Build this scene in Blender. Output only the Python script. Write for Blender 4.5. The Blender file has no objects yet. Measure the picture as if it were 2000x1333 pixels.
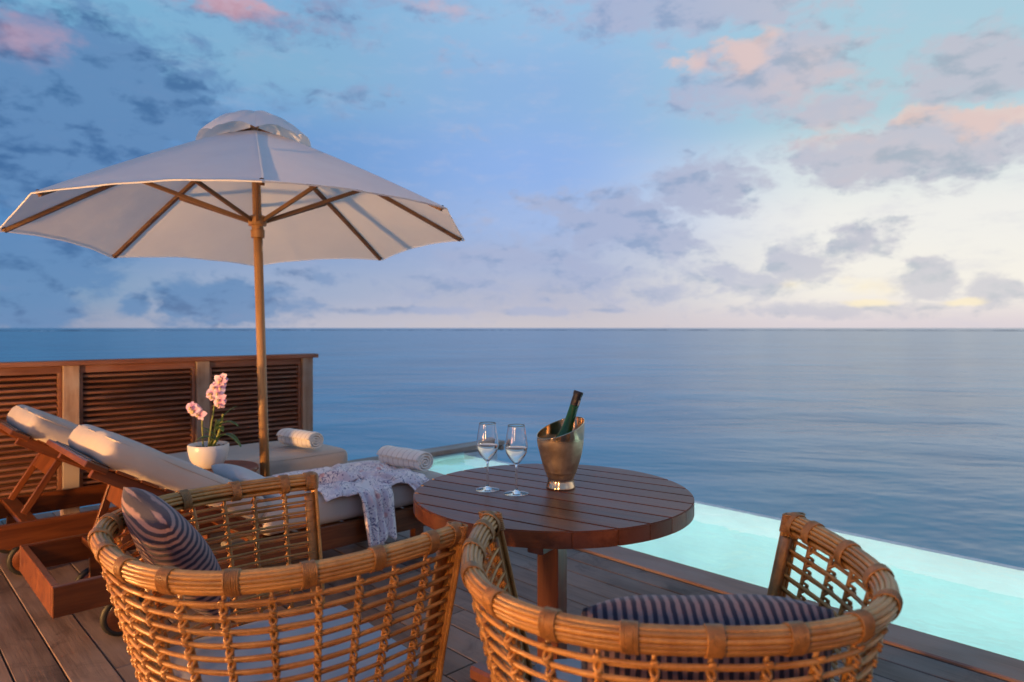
import bpy, bmesh, math, random
from mathutils import Vector, Matrix, Euler, noise
rnd = random.Random(7)
R = math.radians
S = bpy.context.scene
COL = S.collection
H = 1.275                                   # eye height above the deck

# ------------------------------------------------------------------ camera
cd = bpy.data.cameras.new('camera'); cam = bpy.data.objects.new('camera', cd); COL.objects.link(cam)
cam.location = (0, 0, H); cam.rotation_euler = (R(90), 0, 0)
cd.lens = 24; cd.sensor_width = 36; cd.shift_y = -0.01275
cd.clip_start = 0.05; cd.clip_end = 60000
cd.dof.use_dof = True; cd.dof.focus_distance = 2.2; cd.dof.aperture_fstop = 3.2
S.camera = cam
S.view_settings.view_transform = 'Standard'; S.view_settings.look = 'None'
S.view_settings.exposure = 0.0; S.view_settings.gamma = 1.0; S.view_settings.use_curve_mapping = False
S.cycles.use_denoising = True
S.cycles.max_bounces = 10; S.cycles.transmission_bounces = 8; S.cycles.transparent_max_bounces = 8
S.cycles.caustics_reflective = False; S.cycles.caustics_refractive = False
S.cycles.sample_clamp_indirect = 4

def srgb(r, g, b):
    f = lambda c: ((c / 255.0 + 0.055) / 1.055) ** 2.4 if c > 10 else c / 255.0 / 12.92
    return (f(r), f(g), f(b), 1.0)

# ------------------------------------------------------------------ low dusk light
SUN_AZ = math.atan2(-.66, -.75)             # where the warm light comes from, seen from above (x, y)
SUN_EL = R(5)
sd = Vector((math.cos(SUN_AZ) * math.cos(SUN_EL), math.sin(SUN_AZ) * math.cos(SUN_EL), math.sin(SUN_EL)))
sl = bpy.data.lights.new('sun', 'SUN'); sun = bpy.data.objects.new('sun', sl); COL.objects.link(sun)
sun.rotation_euler = sd.to_track_quat('Z', 'Y').to_euler(); sun.location = sd * 30
sl.energy = 0.5; sl.color = (1.0, 0.50, 0.20); sl.angle = R(6)

# ------------------------------------------------------------------ sky: gradient by direction + cloud banks
W = bpy.data.worlds.new('World'); S.world = W; W.use_nodes = True
nt = W.node_tree; nt.nodes.clear()
class NB:
    """small helper for node graphs"""
    def __init__(s, nt): s.nt = nt
    def n(s, t, **k):
        x = s.nt.nodes.new(t)
        for a, b in k.items(): setattr(x, a, b)
        return x
    def set(s, sock, v):
        if isinstance(v, bpy.types.NodeSocket): s.nt.links.new(v, sock)
        elif v is not None: sock.default_value = v
    def m(s, op, a, b=None, c=None, clamp=False):
        x = s.n('ShaderNodeMath', operation=op, use_clamp=clamp)
        for i, v in enumerate((a, b, c)):
            if v is not None: s.set(x.inputs[i], v)
        return x.outputs[0]
    def v(s, op, a, b=None, c=None, out=0):
        x = s.n('ShaderNodeVectorMath', operation=op)
        for i, q in enumerate((a, b, c)):
            if q is not None: s.set(x.inputs[i], q)
        return x.outputs[out]
    def smooth(s, x, a, b, ta=0.0, tb=1.0):
        q = s.n('ShaderNodeMapRange', interpolation_type='SMOOTHSTEP')
        for i, z in enumerate((x, a, b, ta, tb)): s.set(q.inputs[i], z)
        return q.outputs[0]
    def mix(s, f, a, b, bt='MIX'):
        q = s.n('ShaderNodeMixRGB', blend_type=bt); s.set(q.inputs[0], f); s.set(q.inputs[1], a); s.set(q.inputs[2], b)
        return q.outputs[0]
    def noise(s, vec, scale, detail=5, rough=.55, dist=0, out='Fac'):
        q = s.n('ShaderNodeTexNoise'); s.set(q.inputs['Vector'], vec)
        q.inputs['Scale'].default_value = scale; q.inputs['Detail'].default_value = detail
        q.inputs['Roughness'].default_value = rough; q.inputs['Distortion'].default_value = dist
        return q.outputs[out]
    def ramp(s, f, stops, interp='LINEAR'):
        q = s.n('ShaderNodeValToRGB'); s.set(q.inputs[0], f); cr = q.color_ramp; cr.interpolation = interp
        while len(cr.elements) < len(stops): cr.elements.new(.5)
        for e, (p, c) in zip(cr.elements, stops): e.position = p; e.color = c
        return q.outputs[0]
B = NB(nt)
D = B.n('ShaderNodeTexCoord').outputs['Generated']
sx = B.n('ShaderNodeSeparateXYZ'); nt.links.new(D, sx.inputs[0]); dx, dy, dz = sx.outputs
az = B.m('MULTIPLY', B.m('ARCTAN2', dx, dy), 57.2958)
el = B.m('MULTIPLY', B.m('ARCSINE', B.m('MAXIMUM', B.m('MINIMUM', dz, .9999), -.9999)), 57.2958)
def combine(a, b, c=0.0):
    q = B.n('ShaderNodeCombineXYZ'); B.set(q.inputs[0], a); B.set(q.inputs[1], b); B.set(q.inputs[2], c); return q.outputs[0]
uv = combine(az, el)
el01 = B.m('DIVIDE', el, 90.0, clamp=True)
def gr(*st): return B.ramp(el01, [(e / 90.0, srgb(*c)) for e, c in st], 'EASE')
left = gr((0, (146, 160, 190)), (2.5, (120, 158, 196)), (7, (84, 140, 198)), (12, (66, 122, 188)), (17, (96, 158, 205)), (23, (124, 184, 220)), (90, (88, 135, 195)))
midl = gr((0, (196, 196, 212)), (3, (160, 178, 212)), (8, (120, 158, 214)), (14, (112, 160, 218)), (20, (136, 184, 220)), (26, (132, 182, 224)), (90, (92, 140, 198)))
mid = gr((0, (212, 206, 214)), (2.5, (188, 192, 216)), (5.5, (172, 186, 222)), (9, (164, 190, 238)), (13, (148, 184, 242)), (19, (146, 186, 234)), (25, (156, 198, 236)), (90, (98, 145, 205)))
right = gr((0, (232, 222, 228)), (3, (255, 250, 242)), (8, (250, 248, 244)), (12, (232, 240, 240)), (16, (180, 214, 226)), (23, (174, 212, 230)), (90, (105, 152, 208)))
back = gr((0, (196, 150, 128)), (6, (170, 150, 160)), (14, (130, 150, 190)), (30, (112, 150, 205)), (90, (98, 145, 205)))
base = B.mix(B.smooth(az, -38, -18), left, midl)
base = B.mix(B.smooth(az, -20, 2), base, mid)
base = B.mix(B.smooth(az, 2, 27), base, right)
base = B.mix(B.smooth(B.m('ABSOLUTE', az), 70, 125), base, back)
# a physically based dusk sky shares in the blue overhead
nis = B.n('ShaderNodeTexSky', sky_type='NISHITA', sun_disc=False, sun_elevation=SUN_EL, sun_rotation=math.pi / 2 - SUN_AZ)
base = B.mix(.12, base, B.v('SCALE', nis.outputs[0]), 'MIX')
for n_ in nt.nodes:
    if n_.type == 'VECT_MATH' and n_.operation == 'SCALE': n_.inputs['Scale'].default_value = 0.10
# noise used to tear the cloud edges
nv = B.v('MULTIPLY', uv, (0.055, 0.10, 0))
n1 = B.noise(nv, 4.2, 7, .60, .0, 'Color')
w1 = B.v('MULTIPLY', B.v('SUBTRACT', n1, (.5, .5, .5)), (8.0, 3.6, 0))
calm = B.smooth(el, 0.0, 9.0, .28, 1.0)
scl = B.n('ShaderNodeVectorMath', operation='SCALE'); nt.links.new(w1, scl.inputs[0]); nt.links.new(calm, scl.inputs['Scale'])
uvd = B.v('ADD', uv, scl.outputs[0])
DARK = [(4, 3.4, 17, 2.6, .50), (-32.5, 16.6, 8.3, 4.3, 1.3), (-35.5, 12.1, 6.6, 3.5, 1.2), (-26.7, 15.4, 4.5, 2.3, 1.0), (-15.9, 23.4, 5.2, 2.1, 0.6), (-15.1, 18.1, 6.0, 1.7, 0.45), (-5.1, 21.3, 4.7, 1.7, 0.35), (16.7, 24.6, 13.0, 2.1, 1), (20.6, 19.0, 7.2, 3.2, 0.95), (24.9, 16.2, 3.2, 1.8, 0.8), (34.3, 17.6, 5.3, 2.3, 0.95), (30.7, 12.6, 8.6, 2.4, 1), (15.9, 11.3, 4.0, 2.5, 0.95), (8.5, 8.9, 5.5, 2.6, 0.9), (3.6, 10.4, 3.4, 1.1, 0.85), (12.0, 7.0, 4.3, 1.7, 0.9), (-34.6, 4.2, 4.4, 2.3, 1.3), (-35.5, 1.4, 3.4, 1.6, 1.2), (-30.8, 3.1, 1.6, 0.5, 0.8), (-28.9, 1.5, 1.2, 0.8, 0.9), (-22.8, 1.9, 4.7, 1.9, 1.2), (-17.9, 1.7, 3.1, 0.9, 0.8), (-8.5, 1.5, 6.7, 0.4, 0.8), (-4, 3.6, 5, 1.2, .7), (6.5, 4.2, 4.5, 1.6, .8), (13, 2.8, 4.5, 1.0, .7), (1.7, 1.4, 3.9, 0.4, 0.9), (8.1, 1.4, 2.1, 0.3, 0.7), (22.8, 5.0, 2.9, 1.6, 0.95), (27.0, 6.5, 2.6, 1.4, 0.85), (31.0, 3.5, 2.0, 1.4, 0.95), (35.2, 2.5, 1.8, 1.3, 0.95), (18.5, 3.9, 5.5, 1.7, 0.75), (26.0, 1.4, 7.6, 0.8, 0.7), (-3.0, 15.9, 2.6, 1.1, 0.35), (0.0, 6.0, 7.5, 2.0, 0.7), (-2.1, 8.6, 4.7, 1.7, 0.4), (-15.9, 4.2, 4.4, 0.7, 0.6), (-21.3, 23.1, 6.0, 1.6, 0.55), (-6.4, 25.0, 6.4, 1.3, 0.6), (5.6, 2.8, 1.7, 0.3, 0.6),
        (-52, 9, 9, 4, 1), (-60, 20, 10, 4, .9), (50, 8, 8, 3, .8), (55, 20, 12, 4, .9), (-20, 36, 16, 5, .9), (22, 38, 18, 5, .9), (80, 12, 14, 5, .8), (-85, 14, 16, 5, .8), (130, 16, 18, 5, .8), (-130, 18, 20, 6, .8)]
PINK = [(-35.5, 19.2, 2.9, 1.8, 0.55), (-33.7, 18.8, 1.5, 1.4, 0.4), (-21.7, 23.8, 4.5, 1.3, 0.9), (-16.7, 23.4, 2.4, 1.6, 0.35), (13.9, 20.6, 2.6, 1.1, 0.9), (18.7, 20.9, 2.9, 1.7, 1), (23.2, 18.2, 5.5, 2.4, 0.4), (35.6, 14.2, 3.6, 1.1, 1.3), (31.0, 14.9, 2.4, 0.8, 1.1), (24.9, 14.5, 4.6, 1.4, 0.5), (-6.4, 25.3, 3.8, 0.8, 0.5), (-1.1, 23.1, 3.0, 0.7, 0.35), (28.4, 12.3, 6.7, 1.5, 0.2), (55, 21, 6, 2, .6), (-58, 22, 6, 2, .6)]
GLINT = [(27.7, 2.0, 2.4, 0.5, 0.9), (33.4, 1.8, 1.8, 0.4, 0.8), (27.4, 3.1, 3.1, 1.1, 0.5), (22.4, 3.2, 2.2, 0.8, 0.4)]
def field(lst, vec, k=1.55):
    acc = None
    for a, e, rx, ry, amp in lst:
        q = B.v('LENGTH', B.v('MULTIPLY', B.v('SUBTRACT', vec, (a, e, 0)), (1 / rx, 1 / ry, 0)), out=1)
        f = B.smooth(q, k, 0.0, 0.0, amp * 1.25)
        acc = f if acc is None else B.m('MAXIMUM', acc, f)
    return acc
dens = field(DARK, uvd, 1.95)
fb = B.noise(B.v('MULTIPLY', uv, (0.055, 0.12, 0)), 5.0, 9, .57, .3)
vo = B.n('ShaderNodeTexVoronoi', feature='F1'); B.set(vo.inputs['Vector'], B.v('ADD', B.v('MULTIPLY', uv, (0.42, 0.78, 0)), B.v('SCALE', n1)))
vo.inputs['Scale'].default_value = 1.0; vo.inputs['Detail'].default_value = 2.6; vo.inputs['Roughness'].default_value = .6
for n_ in nt.nodes:
    if n_.type == 'VECT_MATH' and n_.operation == 'SCALE' and n_.inputs['Scale'].default_value == 1.0 and not n_.inputs['Scale'].is_linked: n_.inputs['Scale'].default_value = 2.2
puff = B.m('SUBTRACT', .80, vo.outputs['Distance'])
dens = B.m('ADD', dens, B.m('MULTIPLY', puff, .46))
dens2 = B.m('ADD', dens, B.m('MULTIPLY', B.m('SUBTRACT', fb, .5), 1.1))
mask = B.smooth(dens2, .17, .82)
wisp = B.smooth(B.noise(B.v('MULTIPLY', uv, (0.05, 0.15, 0)), 5.0, 8, .66), .46, .80, 0, .35)
fb2 = B.noise(B.v('MULTIPLY', B.v('ADD', uv, (1.1, 0.8, 0)), (0.055, 0.12, 0)), 5.0, 9, .57, .3)
relief = B.m('ADD', B.m('MULTIPLY', B.m('SUBTRACT', fb, fb2), 1.3), B.m('MULTIPLY', B.m('SUBTRACT', puff, .3), -.25))
shade = B.m('ADD', B.noise(B.v('MULTIPLY', uv, (0.06, 0.13, 0)), 3.5, 6, .5), relief)
cl_l = B.mix(B.smooth(shade, .3, .7), srgb(68, 108, 156), srgb(98, 138, 184))
cl_m = B.mix(B.smooth(shade, .3, .7), srgb(138, 160, 198), srgb(168, 179, 210))
cl_r = B.mix(B.smooth(shade, .3, .7), srgb(164, 176, 192), srgb(192, 193, 206))
cl = B.mix(B.smooth(az, -24, -2), cl_l, cl_m)
cl = B.mix(B.smooth(az, 6, 30), cl, cl_r)
hi = B.m('MULTIPLY', B.smooth(el, 1, 9, .35, 0), B.smooth(az, -25, 5, .3, 1))              # distant banks are paler towards the horizon
cl = B.mix(hi, cl, base)
skyc = B.mix(wisp, base, B.mix(.55, cl, srgb(205, 205, 225)))
skyc = B.mix(B.m('MULTIPLY', mask, .9), skyc, cl)
pk = B.m('MULTIPLY', field(PINK, uvd, 1.5), B.smooth(dens2, .05, .55))
pk = B.smooth(B.m('ADD', pk, B.m('MULTIPLY', B.m('SUBTRACT', fb, .5), 1.0)), .05, 1.2)
skyc = B.mix(B.m('MULTIPLY', pk, .62), skyc, B.mix(B.smooth(az, -30, 25), srgb(226, 166, 172), srgb(240, 204, 190)))
gl = B.smooth(B.m('ADD', field(GLINT, uvd, 1.5), B.m('MULTIPLY', B.m('SUBTRACT', fb, .5), 1.0)), .25, .9, 0, .8)
skyc = B.mix(gl, skyc, srgb(255, 240, 205))
bg = B.n('ShaderNodeBackground'); nt.links.new(skyc, bg.inputs[0]); bg.inputs[1].default_value = 1.0
out = B.n('ShaderNodeOutputWorld'); nt.links.new(bg.outputs[0], out.inputs[0])
W.cycles.sampling_method = 'MANUAL'; W.cycles.sample_map_resolution = 512

# ------------------------------------------------------------------ materials
MATS = {}
def mat(name, build):
    if name in MATS: return MATS[name]
    m = bpy.data.materials.new(name); m.use_nodes = True
    b = NB(m.node_tree); p = m.node_tree.nodes['Principled BSDF']
    build(b, p, m.node_tree); MATS[name] = m
    return m
def wood(name, c1, c2, rough=.5, grain=1.0, vary=.35, coat=0.0, bump=.25, axis=0, grey=None, spots=0.0):
    def f(b, p, t):
        tc = b.n('ShaderNodeTexCoord').outputs['Object']; oi = b.n('ShaderNodeObjectInfo').outputs['Random']
        off = b.n('ShaderNodeCombineXYZ'); b.set(off.inputs[0], b.m('MULTIPLY', oi, 37.0)); b.set(off.inputs[1], b.m('MULTIPLY', oi, 91.0))
        sc = [22.0 * grain] * 3; sc[axis] = 1.6 * grain
        vec = b.v('ADD', b.v('MULTIPLY', tc, tuple(sc)), off.outputs[0])
        g = b.noise(vec, 1.0, 6, .65, .6); g2 = b.noise(vec, 4.5, 4, .6)
        big = b.noise(b.v('ADD', b.v('MULTIPLY', tc, (2.2, 5, 5)), off.outputs[0]), 1.0, 3, .5)
        f_ = b.smooth(b.m('ADD', b.m('MULTIPLY', g, .75), b.m('MULTIPLY', g2, .25)), .33, .68)
        col = b.mix(f_, c1, c2)
        if grey is not None: col = b.mix(b.smooth(big, .38, .68), col, grey)
        if spots:
            st = b.noise(b.v('ADD', tc, off.outputs[0]), 3.2, 6, .7, .8)
            col = b.mix(b.smooth(st, .52, .72, 0, spots), col, (c1[0] * .35, c1[1] * .33, c1[2] * .33, 1))
        hsv = b.n('ShaderNodeHueSaturation'); b.set(hsv.inputs['Color'], col)
        b.set(hsv.inputs['Value'], b.m('ADD', 1 - vary / 2, b.m('MULTIPLY', oi, vary)))
        b.set(p.inputs['Base Color'], hsv.outputs[0])
        b.set(p.inputs['Roughness'], b.m('ADD', rough - .08, b.m('MULTIPLY', g, .2)))
        if coat: p.inputs['Coat Weight'].default_value = coat; p.inputs['Coat Roughness'].default_value = .16
        bp = b.n('ShaderNodeBump'); bp.inputs['Strength'].default_value = bump; bp.inputs['Distance'].default_value = .002
        b.set(bp.inputs['Height'], b.m('ADD', g, g2)); b.set(p.inputs['Normal'], bp.outputs[0])
    return mat(name, f)
def plain(name, col, rough=.6, metal=0.0, bscale=0, bstr=.2, bdist=.002, var=0.0, varscale=8, sheen=0, spec=None):
    def f(b, p, t):
        tc = b.n('ShaderNodeTexCoord').outputs['Object']
        c = col
        if var:
            c = b.mix(b.smooth(b.noise(tc, varscale, 5, .6), .3, .7), tuple(x * (1 - var) for x in col[:3]) + (1,), tuple(min(1, x * (1 + var)) for x in col[:3]) + (1,))
        b.set(p.inputs['Base Color'], c); p.inputs['Roughness'].default_value = rough; p.inputs['Metallic'].default_value = metal
        if sheen: p.inputs['Sheen Weight'].default_value = sheen
        if spec is not None: p.inputs['Specular IOR Level'].default_value = spec
        if bscale:
            bp = b.n('ShaderNodeBump'); bp.inputs['Strength'].default_value = bstr; bp.inputs['Distance'].default_value = bdist
            b.set(bp.inputs['Height'], b.noise(tc, bscale, 4, .6)); b.set(p.inputs['Normal'], bp.outputs[0])
    return mat(name, f)

M_deck = wood('deck_wood', (.090, .060, .046, 1), (.19, .130, .100, 1), .55, 1.0, .40, bump=.5, grey=(.19, .14, .115, 1), spots=.8)
M_deck.node_tree.nodes['Principled BSDF'].inputs['Specular IOR Level'].default_value = .3
M_coping = wood('coping_wood', (.17, .085, .055, 1), (.28, .15, .10, 1), .5, 1.0, .2, bump=.4, grey=(.25, .16, .125, 1))
M_fence = wood('fence_wood', (.125, .042, .019, 1), (.26, .098, .048, 1), .5, 1.0, .45, bump=.3, grey=(.24, .12, .085, 1))
M_post = wood('post_wood', (.22, .13, .085, 1), (.38, .26, .19, 1), .6, 1.0, .25, bump=.3, axis=2, grey=(.36, .29, .24, 1))
M_teak = wood('lounger_teak', (.085, .022, .006, 1), (.19, .056, .014, 1), .34, 1.0, .2, coat=.25, bump=.15)
M_table = wood('table_wood', (.12, .028, .009, 1), (.27, .075, .026, 1), .36, 1.1, .45, coat=.0, bump=.35, grey=(.19, .062, .034, 1))
M_table.node_tree.nodes['Principled BSDF'].inputs['Specular IOR Level'].default_value = .36
M_tleg = wood('table_leg_wood', (.09, .022, .010, 1), (.18, .05, .02, 1), .4, 1.0, .1, coat=.2, bump=.15, axis=2)
M_pole = wood('pole_wood', (.26, .13, .045, 1), (.45, .26, .10, 1), .4, .7, .1, coat=.15, bump=.15, axis=2)
M_rib = wood('rib_wood', (.09, .045, .020, 1), (.17, .095, .045, 1), .5, 1.0, .2, bump=.15)
M_dark = plain('black_rubber', (.012, .012, .013, 1), .6)
M_metal = plain('steel', (.35, .34, .33, 1), .35, 1.0)
def cane_f(b, p, t):
    tc = b.n('ShaderNodeTexCoord').outputs['Object']; oi = b.n('ShaderNodeObjectInfo').outputs['Random']
    g = b.noise(tc, 14.0, 4, .6); g2 = b.noise(tc, 160.0, 3, .6)
    col = b.mix(b.smooth(b.m('ADD', b.m('MULTIPLY', g, .7), b.m('MULTIPLY', g2, .3)), .35, .65), (.34, .14, .030, 1), (.55, .265, .072, 1))
    hsv = b.n('ShaderNodeHueSaturation'); b.set(hsv.inputs['Color'], col); b.set(hsv.inputs['Value'], b.m('ADD', .78, b.m('MULTIPLY', oi, .4)))
    b.set(p.inputs['Base Color'], hsv.outputs[0]); p.inputs['Roughness'].default_value = .38
    bp = b.n('ShaderNodeBump'); bp.inputs['Strength'].default_value = .15; bp.inputs['Distance'].default_value = .001
    b.set(bp.inputs['Height'], g2); b.set(p.inputs['Normal'], bp.outputs[0])
M_cane = mat('rattan_cane', cane_f)
M_bind = plain('rattan_binding', (.34, .150, .042, 1), .42, var=.25, varscale=60, bscale=150, bstr=.2)
M_mat = plain('mattress_fabric', (.45, .39, .345, 1), .85, bscale=7, bstr=.35, bdist=.015, var=.04, varscale=5, sheen=.2)
M_seat = plain('seat_fabric', (.40, .40, .42, 1), .9, bscale=800, bstr=.12, bdist=.001, var=.05, varscale=6)
M_grey = plain('pale_blue_fabric', (.50, .53, .56, 1), .85, bscale=800, bstr=.1, bdist=.001, var=.04)
def canopy_f(b, p, t):
    tc = b.n('ShaderNodeTexCoord').outputs['Object']
    nz = b.noise(tc, 3.0, 4, .6)
    col = b.mix(b.smooth(nz, .3, .7), (.76, .79, .83, 1), (.82, .85, .88, 1))  # white canvas tinted cool: blue skylight on the top painted in
    b.set(p.inputs['Base Color'], col); p.inputs['Roughness'].default_value = .9
    bp = b.n('ShaderNodeBump'); bp.inputs['Strength'].default_value = .35; bp.inputs['Distance'].default_value = .012
    b.set(bp.inputs['Height'], b.noise(tc, 5.0, 4, .55, .5)); b.set(p.inputs['Normal'], bp.outputs[0])
    tr = b.n('ShaderNodeBsdfTranslucent'); tr.inputs[0].default_value = (.90, .88, .82, 1)
    mx = b.n('ShaderNodeMixShader'); mx.inputs[0].default_value = .32
    o = [n for n in t.nodes if n.type == 'OUTPUT_MATERIAL'][0]
    t.links.new(p.outputs[0], mx.inputs[1]); t.links.new(tr.outputs[0], mx.inputs[2]); t.links.new(mx.outputs[0], o.inputs[0])
M_canopy = mat('canopy_canvas', canopy_f)
def stripe_f(ax, pitch):
    def f(b, p, t):
        tc = b.n('ShaderNodeTexCoord').outputs['Object']
        s = b.n('ShaderNodeSeparateXYZ'); b.set(s.inputs[0], tc)
        wob = b.m('MULTIPLY', b.m('SUBTRACT', b.noise(tc, 30, 3), .5), pitch * .3)
        ph = b.m('FRACT', b.m('DIVIDE', b.m('ADD', s.outputs[ax], wob), pitch))
        k = b.m('MULTIPLY', b.smooth(ph, .0, .12), b.smooth(ph, .62, .50))
        weave = b.noise(tc, 420, 2, .5)
        light = b.mix(weave, (.22, .12, .11, 1), (.36, .215, .20, 1)); dark = b.mix(weave, (.012, .009, .022, 1), (.035, .024, .05, 1))
        b.set(p.inputs['Base Color'], b.mix(k, light, dark)); p.inputs['Roughness'].default_value = .9
        p.inputs['Sheen Weight'].default_value = .2
        bp = b.n('ShaderNodeBump'); bp.inputs['Strength'].default_value = .5; bp.inputs['Distance'].default_value = .002
        b.set(bp.inputs['Height'], b.m('ADD', k, b.m('MULTIPLY', weave, .6))); b.set(p.inputs['Normal'], bp.outputs[0])
    return f
M_pilV = mat('striped_weave', stripe_f(0, .0165))
def towel_f(b, p, t):
    tc = b.n('ShaderNodeTexCoord').outputs['Object']
    s = b.n('ShaderNodeSeparateXYZ'); b.set(s.inputs[0], tc)
    ph = b.m('FRACT', b.m('DIVIDE', s.outputs[0], .043))
    k = b.m('MULTIPLY', b.smooth(ph, .0, .03), b.smooth(ph, .14, .09))
    b.set(p.inputs['Base Color'], b.mix(b.m('MULTIPLY', k, .75), (.88, .85, .79, 1), (.45, .36, .32, 1))); p.inputs['Roughness'].default_value = .95
    p.inputs['Sheen Weight'].default_value = .4
    bp = b.n('ShaderNodeBump'); bp.inputs['Strength'].default_value = .6; bp.inputs['Distance'].default_value = .003
    b.set(bp.inputs['Height'], b.noise(tc, 220, 3, .7)); b.set(p.inputs['Normal'], bp.outputs[0])
M_towel = mat('terry_towel', towel_f)
def robe_f(b, p, t):
    tc = b.n('ShaderNodeTexCoord').outputs['Object']
    d = b.noise(tc, 9, 4, .6, 1.6); sp = b.n('ShaderNodeTexVoronoi'); b.set(sp.inputs['Vector'], tc); sp.inputs['Scale'].default_value = 42
    fl = b.n('ShaderNodeTexVoronoi'); b.set(fl.inputs['Vector'], tc); fl.inputs['Scale'].default_value = 11
    basec = (.88, .80, .79, 1)
    c = b.mix(b.smooth(d, .50, .58, 0, .38), basec, (.42, .34, .50, 1))
    c = b.mix(b.smooth(sp.outputs['Distance'], .24, .14, 0, .85), c, (.14, .10, .24, 1))
    c = b.mix(b.smooth(b.m('ABSOLUTE', b.m('SUBTRACT', d, .47)), .018, .004, 0, .9), c, (.10, .09, .22, 1))
    c = b.mix(b.smooth(fl.outputs['Distance'], .22, .10, 0, .8), c, (.70, .36, .34, 1))
    b.set(p.inputs['Base Color'], c); p.inputs['Roughness'].default_value = .85
M_robe = mat('floral_cotton', robe_f)

# ------------------------------------------------------------------ mesh and object helpers
U = Vector((.695, -.719, 0)).normalized()      # along the deck boards, towards the viewer's right
V = Vector((.719, .695, 0)).normalized()       # across the boards, towards the open sea
def P(u, v, z=0.0): return U * u + V * v + Vector((0, 0, z))
FR = Matrix(((U.x, V.x, 0), (U.y, V.y, 0), (0, 0, 1))).to_4x4()     # local x = U, local y = V
ANG_U = math.atan2(U.y, U.x); ANG_V = math.atan2(V.y, V.x)

def link(name, me, material=None, parent=None, smooth=False, loc=None, rot=None, matrix=None):
    o = bpy.data.objects.new(name, me); COL.objects.link(o)
    if material is not None and not me.materials: me.materials.append(material)
    if smooth: me.shade_smooth()
    if parent is not None: o.parent = parent
    if matrix is not None: o.matrix_local = matrix
    else:
        if loc is not None: o.location = loc
        if rot is not None: o.rotation_euler = rot
    return o
def tag(o, label, cat, group=None, kind=None):
    if label: o['label'] = label
    if cat: o['category'] = cat
    if group: o['group'] = group
    if kind: o['kind'] = kind
    return o
def thing(name, label, cat, loc=(0, 0, 0), rz=0.0, group=None):
    o = bpy.data.objects.new(name, None); COL.objects.link(o); o.location = loc; o.rotation_euler = (0, 0, rz); o.empty_display_size = .1
    return tag(o, label, cat, group)
_bc = {}
def box_me(l, w, t, bev=.003, material=None):
    k = (round(l, 4), round(w, 4), round(t, 4), bev, material.name if material else '')
    if k in _bc: return _bc[k]
    bm = bmesh.new(); bmesh.ops.create_cube(bm, size=1)
    bmesh.ops.scale(bm, vec=(l, w, t), verts=bm.verts)
    if bev: bmesh.ops.bevel(bm, geom=bm.edges[:], offset=bev, segments=1, affect='EDGES')
    me = bpy.data.meshes.new('board'); bm.to_mesh(me); bm.free()
    if material: me.materials.append(material)
    _bc[k] = me
    return me
def box(name, size, material, parent=None, loc=(0, 0, 0), rot=(0, 0, 0), bev=.003):
    return link(name, box_me(*size, bev, material), None, parent, loc=loc, rot=rot)
def beam(name, a, b, w, t, material, parent=None, up=Vector((0, 0, 1)), bev=.003):
    """box of width w and thickness t from a to b, its long side along local x"""
    a = Vector(a); b = Vector(b); d = (b - a); L = d.length; x = d.normalized()
    y = up.cross(x)
    if y.length < 1e-4: y = Vector((0, 1, 0)).cross(x)
    y.normalize(); z = x.cross(y)
    m = Matrix((x, y, z)).transposed().to_4x4(); m.translation = (a + b) / 2
    return link(name, box_me(L, w, t, bev, material), None, parent, matrix=m)
class MB:
    def __init__(s): s.v = []; s.f = []
    def tube(s, pts, r, n=6, closed=False, caps=True, tw=None):
        pts = [Vector(p) for p in pts]; N = len(pts); base = len(s.v)
        t0 = (pts[1] - pts[0]).normalized(); a = Vector((0, 0, 1)) if abs(t0.z) < .9 else Vector((1, 0, 0))
        nrm = (a - t0 * a.dot(t0)).normalized()
        for i, p in enumerate(pts):
            if closed: t = (pts[(i + 1) % N] - pts[i - 1]).normalized()
            else: t = (pts[min(i + 1, N - 1)] - pts[max(i - 1, 0)]).normalized()
            nrm = (nrm - t * nrm.dot(t)).normalized(); bi = t.cross(nrm)
            rr = r[i] if isinstance(r, (list, tuple)) else r
            for k in range(n):
                q = 2 * math.pi * k / n
                s.v.append(p + (nrm * math.cos(q) + bi * math.sin(q)) * rr)
        for i in range(N if closed else N - 1):
            j = (i + 1) % N
            for k in range(n):
                l = (k + 1) % n
                s.f.append((base + i * n + k, base + i * n + l, base + j * n + l, base + j * n + k))
        if caps and not closed:
            s.f.append(tuple(base + k for k in reversed(range(n)))); s.f.append(tuple(base + (N - 1) * n + k for k in range(n)))
        return s
    def lathe(s, prof, n=48, c=(0, 0), capb=False, capt=False, fn=None):
        base = len(s.v)
        for r, z in prof:
            for k in range(n):
                q = 2 * math.pi * k / n; p = Vector((c[0] + r * math.cos(q), c[1] + r * math.sin(q), z))
                s.v.append(fn(p) if fn else p)
        for i in range(len(prof) - 1):
            for k in range(n):
                l = (k + 1) % n
                s.f.append((base + i * n + k, base + i * n + l, base + (i + 1) * n + l, base + (i + 1) * n + k))
        if capb: s.f.append(tuple(base + k for k in reversed(range(n))))
        if capt: s.f.append(tuple(base + (len(prof) - 1) * n + k for k in range(n)))
        return s
    def grid(s, fn, nu, nv, closeu=False):
        base = len(s.v)
        for j in range(nv + 1):
            for i in range(nu + (0 if closeu else 1)):
                s.v.append(Vector(fn(i / nu, j / nv)))
        w = nu if closeu else nu + 1
        for j in range(nv):
            for i in range(nu):
                i2 = (i + 1) % w if closeu else i + 1
                s.f.append((base + j * w + i, base + j * w + i2, base + (j + 1) * w + i2, base + (j + 1) * w + i))
        return s
    def me(s, name='mesh', material=None, smooth=True):
        m = bpy.data.meshes.new(name); m.from_pydata([tuple(v) for v in s.v], [], s.f); m.update()
        if material: m.materials.append(material)
        if smooth: m.shade_smooth()
        return m
    def obj(s, name, material, parent=None, smooth=True, **k):
        return link(name, s.me(name, material, smooth), None, parent, **k)
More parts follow.
